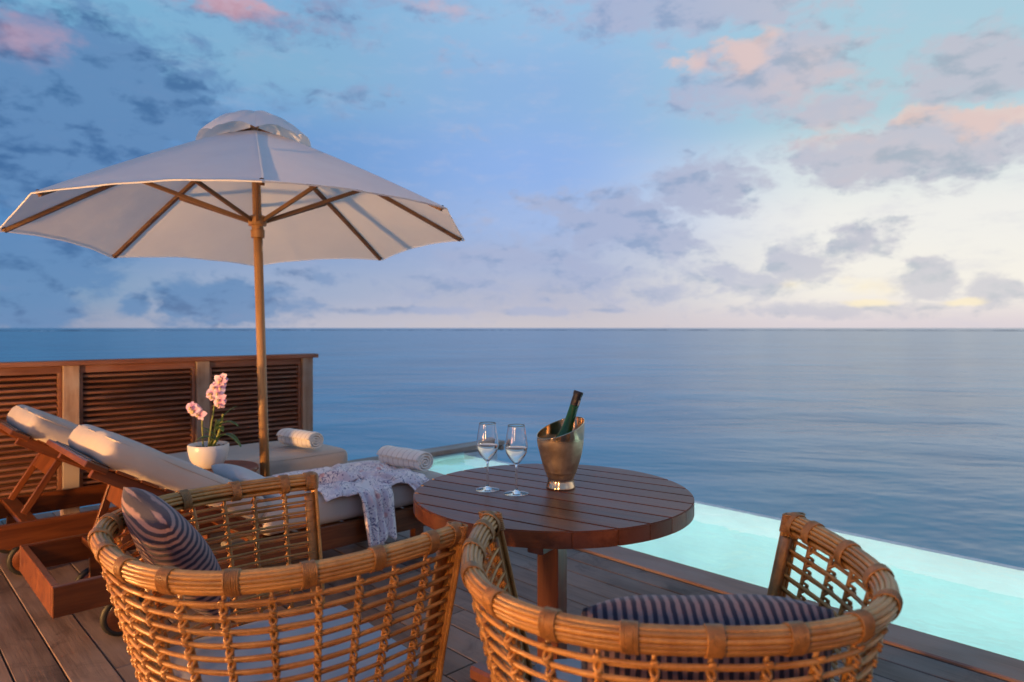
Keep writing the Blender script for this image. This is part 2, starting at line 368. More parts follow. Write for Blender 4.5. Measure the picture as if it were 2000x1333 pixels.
def soften(o, ang=40):
    o.data.shade_smooth()
    try: o.data.set_sharp_from_angle(angle=R(ang))
    except Exception: pass
    return o
def softbox_me(l, w, t, r, crown=.0, n=(24, 12, 4), wob=0.0, seed=0.0, material=None):
    bm = bmesh.new(); vs = {}
    half = Vector((l / 2, w / 2, t / 2)); inner = half - Vector((r, r, r))
    def pt(q):
        c = Vector([max(-inner[i], min(inner[i], q[i])) for i in range(3)]); d = q - c
        p = c + d.normalized() * r if d.length > 1e-6 else Vector(q)
        kx = 1 - (p.x / half.x) ** 2; ky = 1 - (p.y / half.y) ** 2
        if p.z > 0: p.z += crown * max(0, kx) ** .5 * max(0, ky) ** .5
        if wob:
            nn = noise.noise_vector(p * 5 + Vector((seed, 0, 0))); p += nn * wob
        return p
    def ticks(h, r_, n_):
        e = [-h, -h + r_ * .3, -h + r_ * .7]; m_ = [-(h - r_) + 2 * (h - r_) * k / n_ for k in range(n_ + 1)]
        return e + m_ + [-x for x in reversed(e)]
    T = [ticks(half[i], r, n[i]) for i in range(3)]
    def vert(q):
        k = tuple(round(x, 5) for x in q)
        if k not in vs: vs[k] = bm.verts.new(pt(Vector(q)))
        return vs[k]
    for ax in range(3):
        a, b_ = [i for i in range(3) if i != ax]
        for sgn in (-1, 1):
            for i in range(len(T[a]) - 1):
                for j in range(len(T[b_]) - 1):
                    q = []
                    for (ii, jj) in ((i, j), (i + 1, j), (i + 1, j + 1), (i, j + 1)):
                        p = [0, 0, 0]; p[ax] = sgn * half[ax]; p[a] = T[a][ii]; p[b_] = T[b_][jj]; q.append(vert(p))
                    try: bm.faces.new(q)
                    except ValueError: pass
    bmesh.ops.recalc_face_normals(bm, faces=bm.faces)
    me = bpy.data.meshes.new('cushion'); bm.to_mesh(me); bm.free(); me.shade_smooth()
    if material: me.materials.append(material)
    return me
def pillow_me(w, h, t, material, seed=0.0):
    """plump square cushion: x width, z height, y thickness, with pinched corners"""
    mb = MB(); n = 26
    for sg in (-1, 1):
        def f(a, b, sg=sg):
            x = a * 2 - 1; y = b * 2 - 1
            th = max(0.0, (1 - abs(x) ** 2.6)) ** .55 * max(0.0, (1 - abs(y) ** 2.6)) ** .55
            pin = 1 - .07 * (1 - abs(x) ** 2) * abs(y) ** 6; pin2 = 1 - .07 * (1 - abs(y) ** 2) * abs(x) ** 6
            q = Vector((x * w / 2 * pin2 * (1 - .07 * abs(y) ** 5), sg * th * t / 2, y * h / 2 * pin * (1 - .13 * abs(x) ** 4)))
            q += noise.noise_vector(q * 7 + Vector((seed, 3, 1))) * .007 * (th + .2)
            return q
        b0 = len(mb.f); mb.grid(f, n, n)
        if sg > 0: mb.f[b0:] = [tuple(reversed(q)) for q in mb.f[b0:]]
    m = mb.me('pillow', material)
    bm = bmesh.new(); bm.from_mesh(m); bmesh.ops.remove_doubles(bm, verts=bm.verts, dist=.002); bmesh.ops.recalc_face_normals(bm, faces=bm.faces); bm.to_mesh(m); bm.free(); m.shade_smooth()
    return m

# ------------------------------------------------------------------ the sea
SEA_Z = -2.1
def sea_f(b, p, t):
    g = b.n('ShaderNodeNewGeometry').outputs['Position']
    far = b.v('LENGTH', g, out=1)
    a = b.noise(b.v('MULTIPLY', g, (.55, 1.0, 1)), .16, 5, .55, .4)
    c = b.noise(b.v('MULTIPLY', g, (.45, 1.1, 1)), .9, 5, .6, .3)
    e = b.noise(b.v('MULTIPLY', g, (.5, 1.0, 1)), .020, 4, .5, .3)
    col = b.mix(b.smooth(a, .35, .65), (.020, .21, .32, 1), (.040, .31, .44, 1))
    near = b.mix(b.smooth(far, 6, 30), (.03, .31, .40, 1), col)
    b.set(p.inputs['Base Color'], near)
    p.inputs['Roughness'].default_value = .23; p.inputs['IOR'].default_value = 1.33; p.inputs['Specular IOR Level'].default_value = .6
    h = b.m('ADD', b.m('MULTIPLY', a, 1.0), b.m('ADD', b.m('MULTIPLY', c, .07), b.m('MULTIPLY', e, 4.5)))
    bp = b.n('ShaderNodeBump'); bp.inputs['Strength'].default_value = 1.0; bp.inputs['Distance'].default_value = .32
    b.set(bp.inputs['Height'], h); b.set(p.inputs['Normal'], bp.outputs[0])
M_sea = mat('sea_water', sea_f)
mb = MB(); L = 30000
rings = [0, 4, 8, 14, 24, 45, 90, 200, 600, 2000, 8000, L]
mb.lathe([(max(r, .01), SEA_Z) for r in rings], 96)
sea = mb.obj('sea', M_sea); sea['kind'] = 'structure'
mb = MB()                                   # the reef far out, a low dark line with surf on it
M_reef = plain('reef_rock', (.09, .10, .15, 1), .8, var=.4, varscale=.02)
def reef(a, b):
    q = R(-48 + 96 * a); rr = 960 + 120 * noise.noise(Vector((a * 9, 1, 0)))
    h = .45 + .8 * max(0, noise.noise(Vector((a * 60, 5, 0))) + .25) + .5 * max(0, noise.noise(Vector((a * 300, 2, 0))))
    k = [0, 1, 1, 0][int(round(b * 3))]; rad = rr + [0, 6, 40, 50][int(round(b * 3))]
    return (rad * math.sin(q), rad * math.cos(q), SEA_Z - .3 + k * h)
mb.grid(reef, 500, 3); o = mb.obj('reef', M_reef, smooth=False); o['kind'] = 'structure'
mb = MB()
M_surf = plain('surf_foam', (.62, .62, .68, 1), .8, var=.2, varscale=.05)
for a0, a1 in ((-36, -31), (-29, -26.5), (-25, -14), (-12, -5), (-3.5, 1)):
    def sf(a, b, a0=a0, a1=a1):
        q = R(a0 + (a1 - a0) * a); rad = 905 + 60 * noise.noise(Vector((q * 20, 7, 0))) + 6 * b
        return (rad * math.sin(q), rad * math.cos(q), SEA_Z + (.55 * max(0, .4 + noise.noise(Vector((q * 160, 3, 0)))) * math.sin(math.pi * a) if 0 < b < 1 else -.05))
    mb.grid(sf, 120, 2)
o = mb.obj('surf', M_surf); o['kind'] = 'stuff'; o['label'] = 'thin white line of surf breaking along the distant reef'

# ------------------------------------------------------------------ the pool
UL, UR = -5.50, 6.5                         # pool ends along the boards
VI, VO = 3.20, 4.62                         # deck side and weir side
WZ = -.055
M_tile = plain('pool_plaster', (.50, .80, .79, 1), .5, var=.06, varscale=3)  # tealer than the weir face: falloff of the lamp glow painted in
def water_f(b, p, t):
    p.inputs['Transmission Weight'].default_value = 1; p.inputs['IOR'].default_value = 1.33; p.inputs['Roughness'].default_value = .0
    p.inputs['Base Color'].default_value = (.95, 1, .99, 1)
    g = b.n('ShaderNodeNewGeometry').outputs['Position']
    h = b.m('ADD', b.noise(b.v('MULTIPLY', g, (1, 1, 1)), 2.6, 3, .5, .5), b.m('MULTIPLY', b.noise(g, 9, 3, .5), .2))
    bp = b.n('ShaderNodeBump'); bp.inputs['Strength'].default_value = .3; bp.inputs['Distance'].default_value = .05
    b.set(bp.inputs['Height'], h); b.set(p.inputs['Normal'], bp.outputs[0])
M_water = mat('pool_water', water_f)
pz = -1.15
mb = MB()
def quad(mb, *ps):
    b = len(mb.v); mb.v += [Vector(p) for p in ps]; mb.f.append(tuple(range(b, b + len(ps))))
cove = .62
sec = [(VI, pz)] + [(VO - cove + cove * math.sin(R(90) * i / 14), pz + cove - cove * math.cos(R(90) * i / 14)) for i in range(15)]
mb.grid(lambda a, b: P(UL + (UR - UL) * a, *sec[int(round(b * 15))]), 6, 15)
quad(mb, P(UL, VI, -.03), P(UL, VI, pz), P(UL, VO, pz), P(UL, VO, -.03))
quad(mb, P(UR, VI, -.03), P(UR, VI, pz), P(UR, VO, pz), P(UR, VO, -.03))
quad(mb, P(UL, VI, -.03), P(UR, VI, -.03), P(UR, VI, pz), P(UL, VI, pz))
o = mb.obj('pool_basin', M_tile, smooth=False); tag(o, 'pale aqua plastered basin of the lit infinity pool beside the deck', 'pool')
pool = o
M_weir = plain('weir_stone', (.60, .64, .65, 1), .35, var=.12, varscale=20, bscale=60, bstr=.2)
mb = MB()
quad(mb, P(UL, VO, pz + .62), P(UR, VO, pz + .62), P(UR, VO, WZ - .012), P(UL, VO, WZ - .012))
mb.obj('weir_face', plain('weir_glow_plaster', (.74, .88, .87, 1), .5, var=.05, varscale=3), pool, smooth=False)  # paler than the basin: brighter lamp glow put into its colour
mb = MB(); VT = VO + .15
quad(mb, P(UL, VO, WZ - .012), P(UR, VO, WZ - .012), P(UR, VT, WZ - .03), P(UL, VT, WZ - .03))
quad(mb, P(UL, VT, WZ - .03), P(UR, VT, WZ - .03), P(UR, VT, -1.6), P(UL, VT, -1.6))
mb.obj('weir', M_weir, pool, smooth=False)
mb = MB()
quad(mb, P(UL + .004, VI + .004, WZ), P(UR - .004, VI + .004, WZ), P(UR - .004, VO - .004, WZ), P(UL + .004, VO - .004, WZ))
o = mb.obj('pool_water', M_water, smooth=False); o['kind'] = 'structure'
# underwater lamps on the deck-side wall: they make the basin glow
def lamp_f(b, p, t):
    p.inputs['Base Color'].default_value = (.8, .9, .9, 1)
    p.inputs['Emission Color'].default_value = (.91, .99, .98, 1); p.inputs['Emission Strength'].default_value = 175
M_lens = mat('pool_lamp_lens', lamp_f)
M_ring = plain('lamp_ring', (.5, .52, .53, 1), .3, 1.0)
lens_me = MB().lathe([(.0005, .02), (.06, .02), (.075, .012)], 20).me('lens', M_lens)
ring_me = MB().lathe([(.075, .0), (.075, .018), (.095, .012), (.10, .0)], 20).me('ring', M_ring)
def pool_lamp(u, first):
    t = thing('pool_lamp', 'round underwater lamp set in the deck-side wall of the pool', 'lamp', P(u, VI + .003, -.42), group='underwater lamps along the pool wall')
    t.rotation_euler = Euler((R(-90), 0, ANG_U), 'XYZ')
    link('lens', lens_me, None, t); link('ring', ring_me, None, t)
for i, u in enumerate((-4.9, -3.9, -2.9, -1.9, -.9, .1, 1.1, 2.1, 3.1, 4.1)): pool_lamp(u, i == 0)

# ------------------------------------------------------------------ the deck
deck = bpy.data.objects.new('deck', None); COL.objects.link(deck); deck['kind'] = 'structure'
BW, BP = .1385, .143
DU0, DU1 = -5.62, 5.2
nb = 0
vb = VI - .205 - BP / 2
rows = []
while vb > -3.2: rows.append(vb); vb -= BP
for k, vc in enumerate(rows):
    cuts = [DU0]; x = DU0 + rnd.choice((1.3, 2.2, 3.1, 2.7))
    if k % 2: x += .55
    while x < DU1 - .5: cuts.append(x); x += rnd.choice((2.4, 3.0, 3.6))
    cuts.append(DU1)
    for a, b in zip(cuts, cuts[1:]):
        m = FR.copy(); m.translation = P((a + b) / 2, vc, -.0125 + rnd.uniform(-.0012, .0012))
        link('deck_board', box_me(round(b - a - .004, 3), BW, .025, .003, M_deck), None, deck, matrix=m)
for a, b in ((-5.55, -2.75), (-2.75, -.25), (-.25, 1.25), (1.25, 3.6), (3.6, 6.5)):
    m = FR.copy(); m.translation = P((a + b) / 2, VI - .098, -.008); link('coping_board', box_me(b - a - .003, .196, .04, .005, M_coping), None, deck, matrix=m)
mb = MB()                                    # side coping at the far end of the pool
for a, b in ((2.3, 3.75), (3.75, 5.22)):
    m = FR.copy(); m = m @ Matrix.Rotation(R(90), 4, 'Z'); m.translation = P(UL - .11, (a + b) / 2, .0)
    link('coping_board', box_me(b - a - .003, .205, .045, .005, M_post), None, deck, matrix=m)
m = FR.copy(); m.translation = P(UL - .11, 5.19, -.055); link('coping_end', box_me(.19, .05, .05, .006, M_post), None, deck, matrix=m)
mb = MB()                                    # one dark slab; shade under the gaps is put into its colour
m = FR.copy(); m.translation = P(0, 0, -.30)
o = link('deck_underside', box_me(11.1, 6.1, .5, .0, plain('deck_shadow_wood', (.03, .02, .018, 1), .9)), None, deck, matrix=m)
m = FR.copy(); m.translation = P(.4, VI - .10, -.9); link('pool_side_wall', box_me(11.9, .19, 1.7, .0, M_weir), None, deck, matrix=m)
m = FR.copy(); m.translation = P(UL - .11, 3.9, -.9); link('pool_side_wall', box_me(.2, 2.4, 1.7, .0, M_weir), None, deck, matrix=m)

# ------------------------------------------------------------------ louvred fence
FU = -5.20
M_gapshade = wood('gap_shade_wood', (.035, .014, .009, 1), (.07, .028, .017, 1), .8, 1.0, .2, bump=.2)  # board added behind the slats; shade of the gaps is in its dark colour
fence = thing('louvred_fence', 'dark reddish louvred timber fence behind the two loungers', 'fence', P(FU, 0, 0), ANG_U)
# local x = U (towards the loungers), local y = V
posts = [2.67, 1.845, 1.02, .20, -.62, -1.44]
FT = 1.062
for i, v in enumerate(posts):
    box('post', (.092, .092, FT - .03), M_post, fence, (0, v, (FT - .03) / 2))
box('top_cap', (4.28, .13, .032), M_fence, fence, (.0, .615, FT - .014), (0, 0, R(90)))
NS = 20; z0, z1 = .245, .972
for a, b in zip(posts[1:], posts):
    Ls = (b - a) - .096; yc = (a + b) / 2
    box('top_rail', (Ls, .05, .05), M_fence, fence, (0, yc, FT - .030 - .026), (0, 0, R(90)))
    box('bottom_rail', (Ls, .055, .06), M_fence, fence, (0, yc, .195), (0, 0, R(90)))
    for sgn in (-1, 1):
        box('stile', (.045, .022, z1 - z0 + .05), M_fence, fence, (.0, yc + sgn * (Ls / 2 - .011), (z0 + z1) / 2), bev=.002)
    box('gap_shade_board', (Ls, z1 - z0 + .05, .012), M_gapshade, fence, (-.036, yc, (z0 + z1) / 2), (R(90), 0, R(90)), bev=0)
    for k in range(NS):
        z = z0 + (z1 - z0) * (k + .3) / (NS - .4)
        me = box_me(round(Ls - .048, 4), 0.042, .0165, .004, M_fence)
        m = Matrix.Translation((0, yc, z)) @ Matrix.Rotation(R(90), 4, 'Z') @ Matrix.Rotation(R(14), 4, 'X')
        link('slat', me, None, fence, matrix=m)

# ------------------------------------------------------------------ loungers
def lounger(u0, v0, label, pill, Lg=1.90, xh=-1.06, ang=R(29.5), Lb=.80):
    """u0: near long edge; v0: foot end. Local x points to the foot (V), local y to the far side (-U)."""
    t = thing('sun_lounger', label, 'sun lounger', P(u0, v0, 0), ANG_V, 'teak sun loungers beside the fence')
    Wd = .70; zt = .30; hb = .118; th = .028
    X = -Lg
    for y in (th / 2, Wd - th / 2):
        box('side_rail', (Lg, th, hb), M_teak, t, (-Lg / 2, y, zt - hb / 2))
    box('end_rail', (th, Wd - 2 * th - .002, hb), M_teak, t, (X + th / 2, Wd / 2, zt - hb / 2))
    box('end_rail', (th, Wd - 2 * th - .002, hb), M_teak, t, (-th / 2, Wd / 2, zt - hb / 2))
    for xx in (X + .27, X + .86):
        box('cross_bar', (.07, Wd - 2 * th - .002, .03), M_teak, t, (xx, Wd / 2, zt - .02))
    for k in range(9):
        box('seat_slat', (.085, Wd - 2 * th - .004, .016), M_teak, t, (-.08 - k * .125, Wd / 2, zt - .012))
    # short legs at the foot, wheels at the head
    for y in (.06, Wd - .06): box('leg', (.06, .05, zt - hb), M_teak, t, (-.18, y, (zt - hb) / 2))
    for y in (.115, Wd - .115):
        rim = MB().lathe([(.001, -.018), (.060, -.018), (.068, -.012), (.068, .012), (.060, .018), (.030, .018), (.028, .012), (.001, .012)], 28)
        w = rim.obj('wheel', M_teak, t, loc=(X + .27, y, .087), rot=(R(90), 0, 0)); soften(w)
        tyre = MB().tube([(math.cos(a) * .072, math.sin(a) * .072, 0) for a in [2 * math.pi * i / 28 for i in range(28)]], .016, 8, closed=True)
        tyre.obj('tyre', M_dark, w)
        box('wheel_bracket', (.06, .02, .15), M_teak, t, (X + .27, y + (.032 if y < .3 else -.032), .148))
    # backrest: hinge at xh, rises towards the head
        d = Vector((-math.cos(ang), 0, math.sin(ang))); n = Vector((math.sin(ang), 0, math.cos(ang)))
    h0 = Vector((xh, 0, zt + .012))
    for y in (.07, Wd - .07):
        a = h0 + Vector((0, y, 0)); b = a + d * Lb
        beam('back_rail', a, b, .028, .05, M_teak, t, up=n)
    for k in range(8):
        c = h0 + d * (.06 + k * .105) + n * .033
        m = Matrix.Translation((c.x, Wd / 2, c.z)) @ Matrix.Rotation(ang, 4, 'Y')
        link('back_slat', box_me(.075, Wd - .06, .014, .002, M_teak), None, t, matrix=m)
    c = h0 + d * (Lb + .012) + n * .022
    m = Matrix.Translation((c.x, Wd / 2, c.z)) @ Matrix.Rotation(ang, 4, 'Y')
    link('head_board', box_me(.09, Wd + .02, .026, .004, M_teak), None, t, matrix=m)
    # support prop
    top = h0 + d * .56 - n * .03; foot = Vector((X + .26, 0, zt + .012))
    pr = beam('prop_arm', (foot.x, .15, foot.z), (top.x, .15, top.z), .022, .034, M_teak, t)
    beam('prop_arm', (foot.x, Wd - .15, foot.z), (top.x, Wd - .15, top.z), .022, .034, M_teak, t)
    q = foot.lerp(top, .86); dd = (top - foot).normalized(); an = math.atan2(dd.z, dd.x)
    m = Matrix.Translation((q.x, Wd / 2, q.z)) @ Matrix.Rotation(-an, 4, 'Y')
    link('prop_board', box_me(.10, Wd - .33, .018, .004, M_teak), None, t, matrix=m)
    # mattress: seat and back
    th_m = .135
    ls = -xh + .05
    ms = link('mattress', softbox_me(ls, Wd - .01, th_m, .045, .018, (30, 14, 3), .006, 2.0 + pill, M_mat), None, t, loc=(-ls / 2 + .03, Wd / 2, zt + th_m / 2 + .002))
    lb2 = Lb - .05
    c = h0 + d * (lb2 / 2 + .055) + n * (.030 + th_m / 2 - .006)
    m = Matrix.Translation((c.x, Wd / 2, c.z)) @ Matrix.Rotation(ang, 4, 'Y')
    bc_ = link('back_cushion', softbox_me(lb2, Wd - .01, th_m - .012, .052, .014, (24, 14, 3), .008, 7.0 + pill, M_mat), None, t, matrix=m)
    for par, l_, t_, r_ in ((ms, ls, th_m, .045), (bc_, lb2, th_m - .012, .052)):
        lp = []; w_ = Wd - .01; i_ = r_ * .30
        for cx, cy, q0 in ((1, 1, 0), (-1, 1, 90), (-1, -1, 180), (1, -1, 270)):
            for j in range(7):
                q = R(q0 + 15 * j); lp.append((cx * (l_ / 2 - r_) + (r_ - i_) * math.cos(q), cy * (w_ / 2 - r_) + (r_ - i_) * math.sin(q), t_ / 2 - i_ + .001))
        MB().tube(lp, .0042, 6, closed=True).obj('piping', M_pipe, par)
    return t
M_pipe = plain('piping_fabric', (.42, .37, .33, 1), .85)
L2 = lounger(-3.04, 2.44, 'nearer teak sun lounger with a floral robe lying on its beige mattress', 0)
L1 = lounger(-4.16, 2.44, 'farther teak sun lounger, close to the louvred fence, its mattress bare but for a towel', 5, Lg=2.06, xh=-1.145, ang=R(30))

# small cushion lying at the foot of the nearer backrest
o = link('lumbar_pillow', pillow_me(.46, .34, .12, M_grey, 4), None); tag(o, 'plain pale blue-grey cushion leaning on the backrest of the nearer lounger', 'cushion')
o.matrix_world = Matrix.Translation(P(-3.42, 1.46, .475)) @ Matrix.Rotation(ANG_U, 4, 'Z') @ Matrix.Rotation(R(55), 4, 'X')

# rolled towels
def towel(u, v, z, rz, label, sx=1.0):
    mb = MB(); Lt = .335 * sx; r0 = .070
    prof = []
    N = 150; turns = 3.6
    for i in range(N + 1):
        a = 2 * math.pi * turns * i / N; r = .008 + (r0 - .008) * i / N
        prof.append((math.cos(a - .9) * r * 1.08, math.sin(a - .9) * r * .92))
    def f(a, b):
        i = min(N, int(round(a * N))); y, zz = prof[i]; x = (b - .5) * Lt
        e = 1 - .06 * abs(b * 2 - 1) ** 6
        w = .0025 * noise.noise(Vector((x * 18, i * .08, u)))
        return (x, y * e + w, zz * e + w)
    mb.grid(f, N, 24)
    o = mb.obj('rolled_towel', M_towel)
    sol = o.modifiers.new('thick', 'SOLIDIFY'); sol.thickness = .0085; sol.offset = -1
    o.location = P(u, v, z); o.rotation_euler = (0, 0, rz)
    return tag(o, label, 'towel', 'rolled white striped towels on the loungers')
towel(-4.36, 2.20, .518, ANG_U + R(12), 'rolled white towel on the farther lounger by the fence, faintly striped')
towel(-3.27, 2.30, .518, ANG_U + R(8), 'rolled white towel with thin brown stripes on the nearer lounger beside the robe')

# robe: a rumpled patch on the mattress with sleeves hanging over the near edge
def nz(x, y, s=0): return noise.noise(Vector((x, y, s)))
mb = MB()
def top(a, b):
    u = -3.62 + .60 * b + .05 * nz(a * 3, b * 3, 4); v = 1.66 + .62 * a + .05 * nz(b * 4, a * 4, 8)
    e = min(1, 6 * a, 6 * (1 - a), 5 * b)
    fold = abs(nz(a * 5 + b * 3, b * 4, 1)) * .045 + abs(nz(a * 11, b * 9, 2)) * .02
    z = .461 + e * (.006 + fold) - max(0, b - .93) * .5
    return P(u, v, z)
mb.grid(top, 60, 50)
robe = mb.obj('robe', M_robe); tag(robe, 'crumpled white and mauve floral robe draped over the edge of the nearer lounger', 'robe')
robe.modifiers.new('thick', 'SOLIDIFY').thickness = .004
mb = MB()
def roll(a, b):
    q = 2 * math.pi * a; s = b
    c = P(-3.22 + .16 * s + .02 * math.sin(s * 7), 1.72 + .33 * s, .490 + .012 * math.sin(s * 5))
    r = (.034 + .014 * math.sin(s * 9) + .008 * nz(a * 6, s * 9, 3)) * (math.sin(math.pi * min(.995, max(.005, .06 + .88 * s))) ** .35)
    return c + (V * math.cos(q) * .6 + U * math.cos(q) * .8) * r * 1.3 + Vector((0, 0, math.sin(q))) * r
mb.grid(roll, 28, 40, closeu=True); mb.obj('gathered_fold', M_robe, robe)
def hang(v0, v1, vb0, vb1, zb, seed, k):
    m_ = MB()
    def f(a, b):
        s = b
        # over the edge of the mattress, then down
        path = [(-3.20, .472), (-3.09, .468), (-3.025, .442), (-3.008, .40), (-3.0, .30), (-2.985, zb)]
        x = s * (len(path) - 1); i = min(len(path) - 2, int(x)); fr = x - i
        u = path[i][0] * (1 - fr) + path[i + 1][0] * fr; z = path[i][1] * (1 - fr) + path[i + 1][1] * fr
        lo = v0 * (1 - s) + vb0 * s; hi = v1 * (1 - s) + vb1 * s
        fold = math.sin(a * 2 * math.pi * k + seed + .8 * math.sin(s * 3)) * (.010 + .013 * s) + .012 * nz(a * 5, s * 3, seed)
        return P(u + abs(fold) + .004, lo + (hi - lo) * a + .5 * fold, z + (.02 * nz(a * 6, 1, seed) if s > .9 else 0) + (.01 if s < .1 else 0))
    m_.grid(f, 36, 40); o_ = m_.obj('hanging_sleeve', M_robe, robe); o_.modifiers.new('thick', 'SOLIDIFY').thickness = .004
hang(1.80, 1.95, 1.865, 1.945, .17, 1.0, 2.0)
hang(1.91, 2.03, 1.955, 2.04, .19, 2.3, 1.5)
hang(2.08, 2.25, 2.24, 2.335, .21, 4.0, 2.0)

# ------------------------------------------------------------------ side table, pot and orchid
c = P(-3.95, 1.50)
st = thing('side_table', 'small round dark wooden side table between the two loungers', 'side table', c)
soften(MB().lathe([(.001, .452), (.205, .452), (.212, .458), (.212, .478), (.207, .483), (.001, .483)], 48).obj('tabletop', M_table, st))
for k in range(3):
    q = R(30 + 120 * k); beam('leg', (.15 * math.cos(q), .15 * math.sin(q), .452), (.17 * math.cos(q), .17 * math.sin(q), 0), .035, .035, M_table, st)
soften(MB().lathe([(.10, .16), (.165, .16), (.165, .18), (.10, .18), (.10, .16)], 32).obj('shelf_ring', M_table, st))
pc = c + Vector((-.055, -.01, 0))
pot = thing('flower_pot', 'white rounded ceramic pot holding the orchid on the side table', 'plant pot', (pc.x, pc.y, .4835))
M_cer = plain('white_glaze', (.80, .77, .74, 1), .28, spec=.4)
prof = [(.001, .0), (.055, .0), (.075, .012), (.098, .055), (.108, .095), (.110, .128), (.107, .134), (.102, .130), (.100, .095), (.001, .094)]
soften(MB().lathe(prof, 56).obj('pot_body', M_cer, pot), 50)
mb = MB()
for i in range(60):
    a = rnd.uniform(0, 6.28); r = rnd.uniform(0, .09) ; x, y = r * math.cos(a), r * math.sin(a); s = rnd.uniform(.008, .014)
    mb.tube([(x - s, y, .108), (x, y + s * .4, .114), (x + s, y, .108)], s * .55, 5)
o = mb.obj('bark_chips', plain('bark', (.10, .045, .025, 1), .9, var=.5, varscale=80), pot); o['kind'] = 'stuff'
orc = thing('orchid', 'pink orchid with stacked blossoms and strap leaves growing in the white pot', 'orchid', (pc.x, pc.y, .595))
M_stem = plain('orchid_stem', (.24, .26, .05, 1), .5, var=.2, varscale=30)
M_leaf = plain('orchid_leaf', (.055, .12, .030, 1), .45, var=.3, varscale=20)
def petal_f(b, p, t):
    tc = b.n('ShaderNodeTexCoord').outputs['Object']; oi = b.n('ShaderNodeObjectInfo').outputs['Random']
    col = b.mix(oi, (.74, .46, .68, 1), (.84, .68, .82, 1)); col = b.mix(b.smooth(b.v('LENGTH', tc, out=1), .02, .004), col, (.72, .36, .58, 1))
    b.set(p.inputs['Base Color'], col); p.inputs['Roughness'].default_value = .6; p.inputs['Subsurface Weight'].default_value = .15; p.inputs['Subsurface Radius'].default_value = (.01, .006, .006)
M_petal = mat('orchid_petal', petal_f)
M_lip = plain('orchid_lip', (.85, .62, .30, 1), .5)
def stalk(pts, r):
    out = []
    for i in range(21):
        t_ = i / 20 * (len(pts) - 1); k = min(int(t_), len(pts) - 2); f_ = t_ - k
        p0 = Vector(pts[max(k - 1, 0)]); p1 = Vector(pts[k]); p2 = Vector(pts[k + 1]); p3 = Vector(pts[min(k + 2, len(pts) - 1)])
        out.append(.5 * ((2 * p1) + (-p0 + p2) * f_ + (2 * p0 - 5 * p1 + 4 * p2 - p3) * f_ ** 2 + (-p0 + 3 * p1 - 3 * p2 + p3) * f_ ** 3))
    return out, [r * (1 - .5 * i / 20) for i in range(21)]
s1, r1 = stalk([(.0, 0, 0), (.015, 0, .12), (.03, .01, .24), (.055, .0, .33), (.095, -.02, .40)], .0065)
MB().tube(s1, r1, 7).obj('flower_stem', M_stem, orc)
s2, r2 = stalk([(-.03, 0, 0), (-.035, 0, .12), (-.04, .0, .21), (-.055, -.01, .25)], .005)
MB().tube(s2, r2, 7).obj('flower_stem', M_stem, orc)
s3, r3 = stalk([(.02, .01, 0), (.05, .01, .07), (.065, .02, .14), (.075, .02, .19)], .010)
MB().tube(s3, r3, 7).obj('cane_stem', M_stem, orc)
s4, r4 = stalk([(.0, .02, 0), (.02, .02, .06), (.03, .02, .12), (.035, .02, .16)], .009)
MB().tube(s4, r4, 7).obj('cane_stem', M_stem, orc)
def petal_me(l, w, cup):
    def f(a, b):
        x = (a - .5) * 2; ww = w * math.sin(math.pi * min(.98, b * .9 + .08)) ** .7
        return (x * ww, cup * (b ** 2) * l - .3 * cup * x * x * w, b * l)
    return MB().grid(f, 4, 5).me('petal', M_petal)
pm1 = petal_me(.029, .0145, .45); pm2 = petal_me(.026, .010, .35)
lip = MB().tube([(0, -.002, 0), (0, -.010, -.003), (0, -.016, -.010)], [.003, .0055, .003], 6).me('lip', M_lip)
fl = []
for i, z in enumerate((.405, .385, .365, .34, .325, .30, .285, .265, .25, .235, .30, .27)):
    # along the main stem
    k = min(20, max(0, int(z / .405 * 20))); b0 = s1[k]
    spread = .012 + .030 * (1 - (z - .235) / .17)
    fl.append((b0 + Vector((rnd.uniform(-1, 1) * spread, -.012 - rnd.random() * .02, rnd.uniform(-.008, .008))), 1.0 if z > .37 else 1.4))
for i in range(7): fl.append((Vector((-.062 + rnd.uniform(-.028, .028), -.022 - rnd.random() * .015, .225 + rnd.uniform(-.035, .030))), 1.35))
for pos, s in fl:
    f_ = bpy.data.objects.new('blossom', None)
    me = MB()
    m = Matrix.Translation(pos) @ Euler((rnd.uniform(-.4, .3), rnd.uniform(-.5, .5), rnd.uniform(-.7, .3)), 'XYZ').to_matrix().to_4x4() @ Matrix.Scale(s, 4)
    for k in range(5):
        src = pm1 if k in (1, 4) else pm2
        mr = Matrix.Rotation(2 * math.pi * k / 5, 4, 'Y')
        b0 = len(me.v); me.v += [mr @ v.co for v in src.vertices]; me.f += [tuple(b0 + q for q in p_.vertices) for p_ in src.polygons]
    bo = me.obj('blossom', M_petal, orc, matrix=m); link('lip', lip, None, bo)
def leaf(a, L_, w, rise, droop, z0_):
    def f(x, b):
        t_ = b; s = (x - .5) * 2
        r = L_ * t_; zz = z0_ + rise * t_ - droop * t_ ** 2
        ww = w * math.sin(math.pi * min(.97, .15 + .82 * t_)) ** .6
        return (math.cos(a) * r - math.sin(a) * s * ww, math.sin(a) * r + math.cos(a) * s * ww, zz + abs(s) * ww * .35)
    m_ = MB().grid(f, 6, 12); o_ = m_.obj('leaf', M_leaf, orc, loc=(.05, .01, 0)); o_.modifiers.new('thick', 'SOLIDIFY').thickness = .0015
leaf(R(-15), .15, .024, .12, .16, .05); leaf(R(200), .13, .020, .12, .12, .03); leaf(R(-5), .12, .018, .10, .10, .12); leaf(R(20), .10, .014, .14, .05, .14); leaf(R(-50), .09, .016, .08, .08, .10); leaf(R(170), .10, .010, .12, .05, .04); leaf(R(205), .08, .010, .10, .08, .06); leaf(R(100), .10, .016, .12, .08, .10)

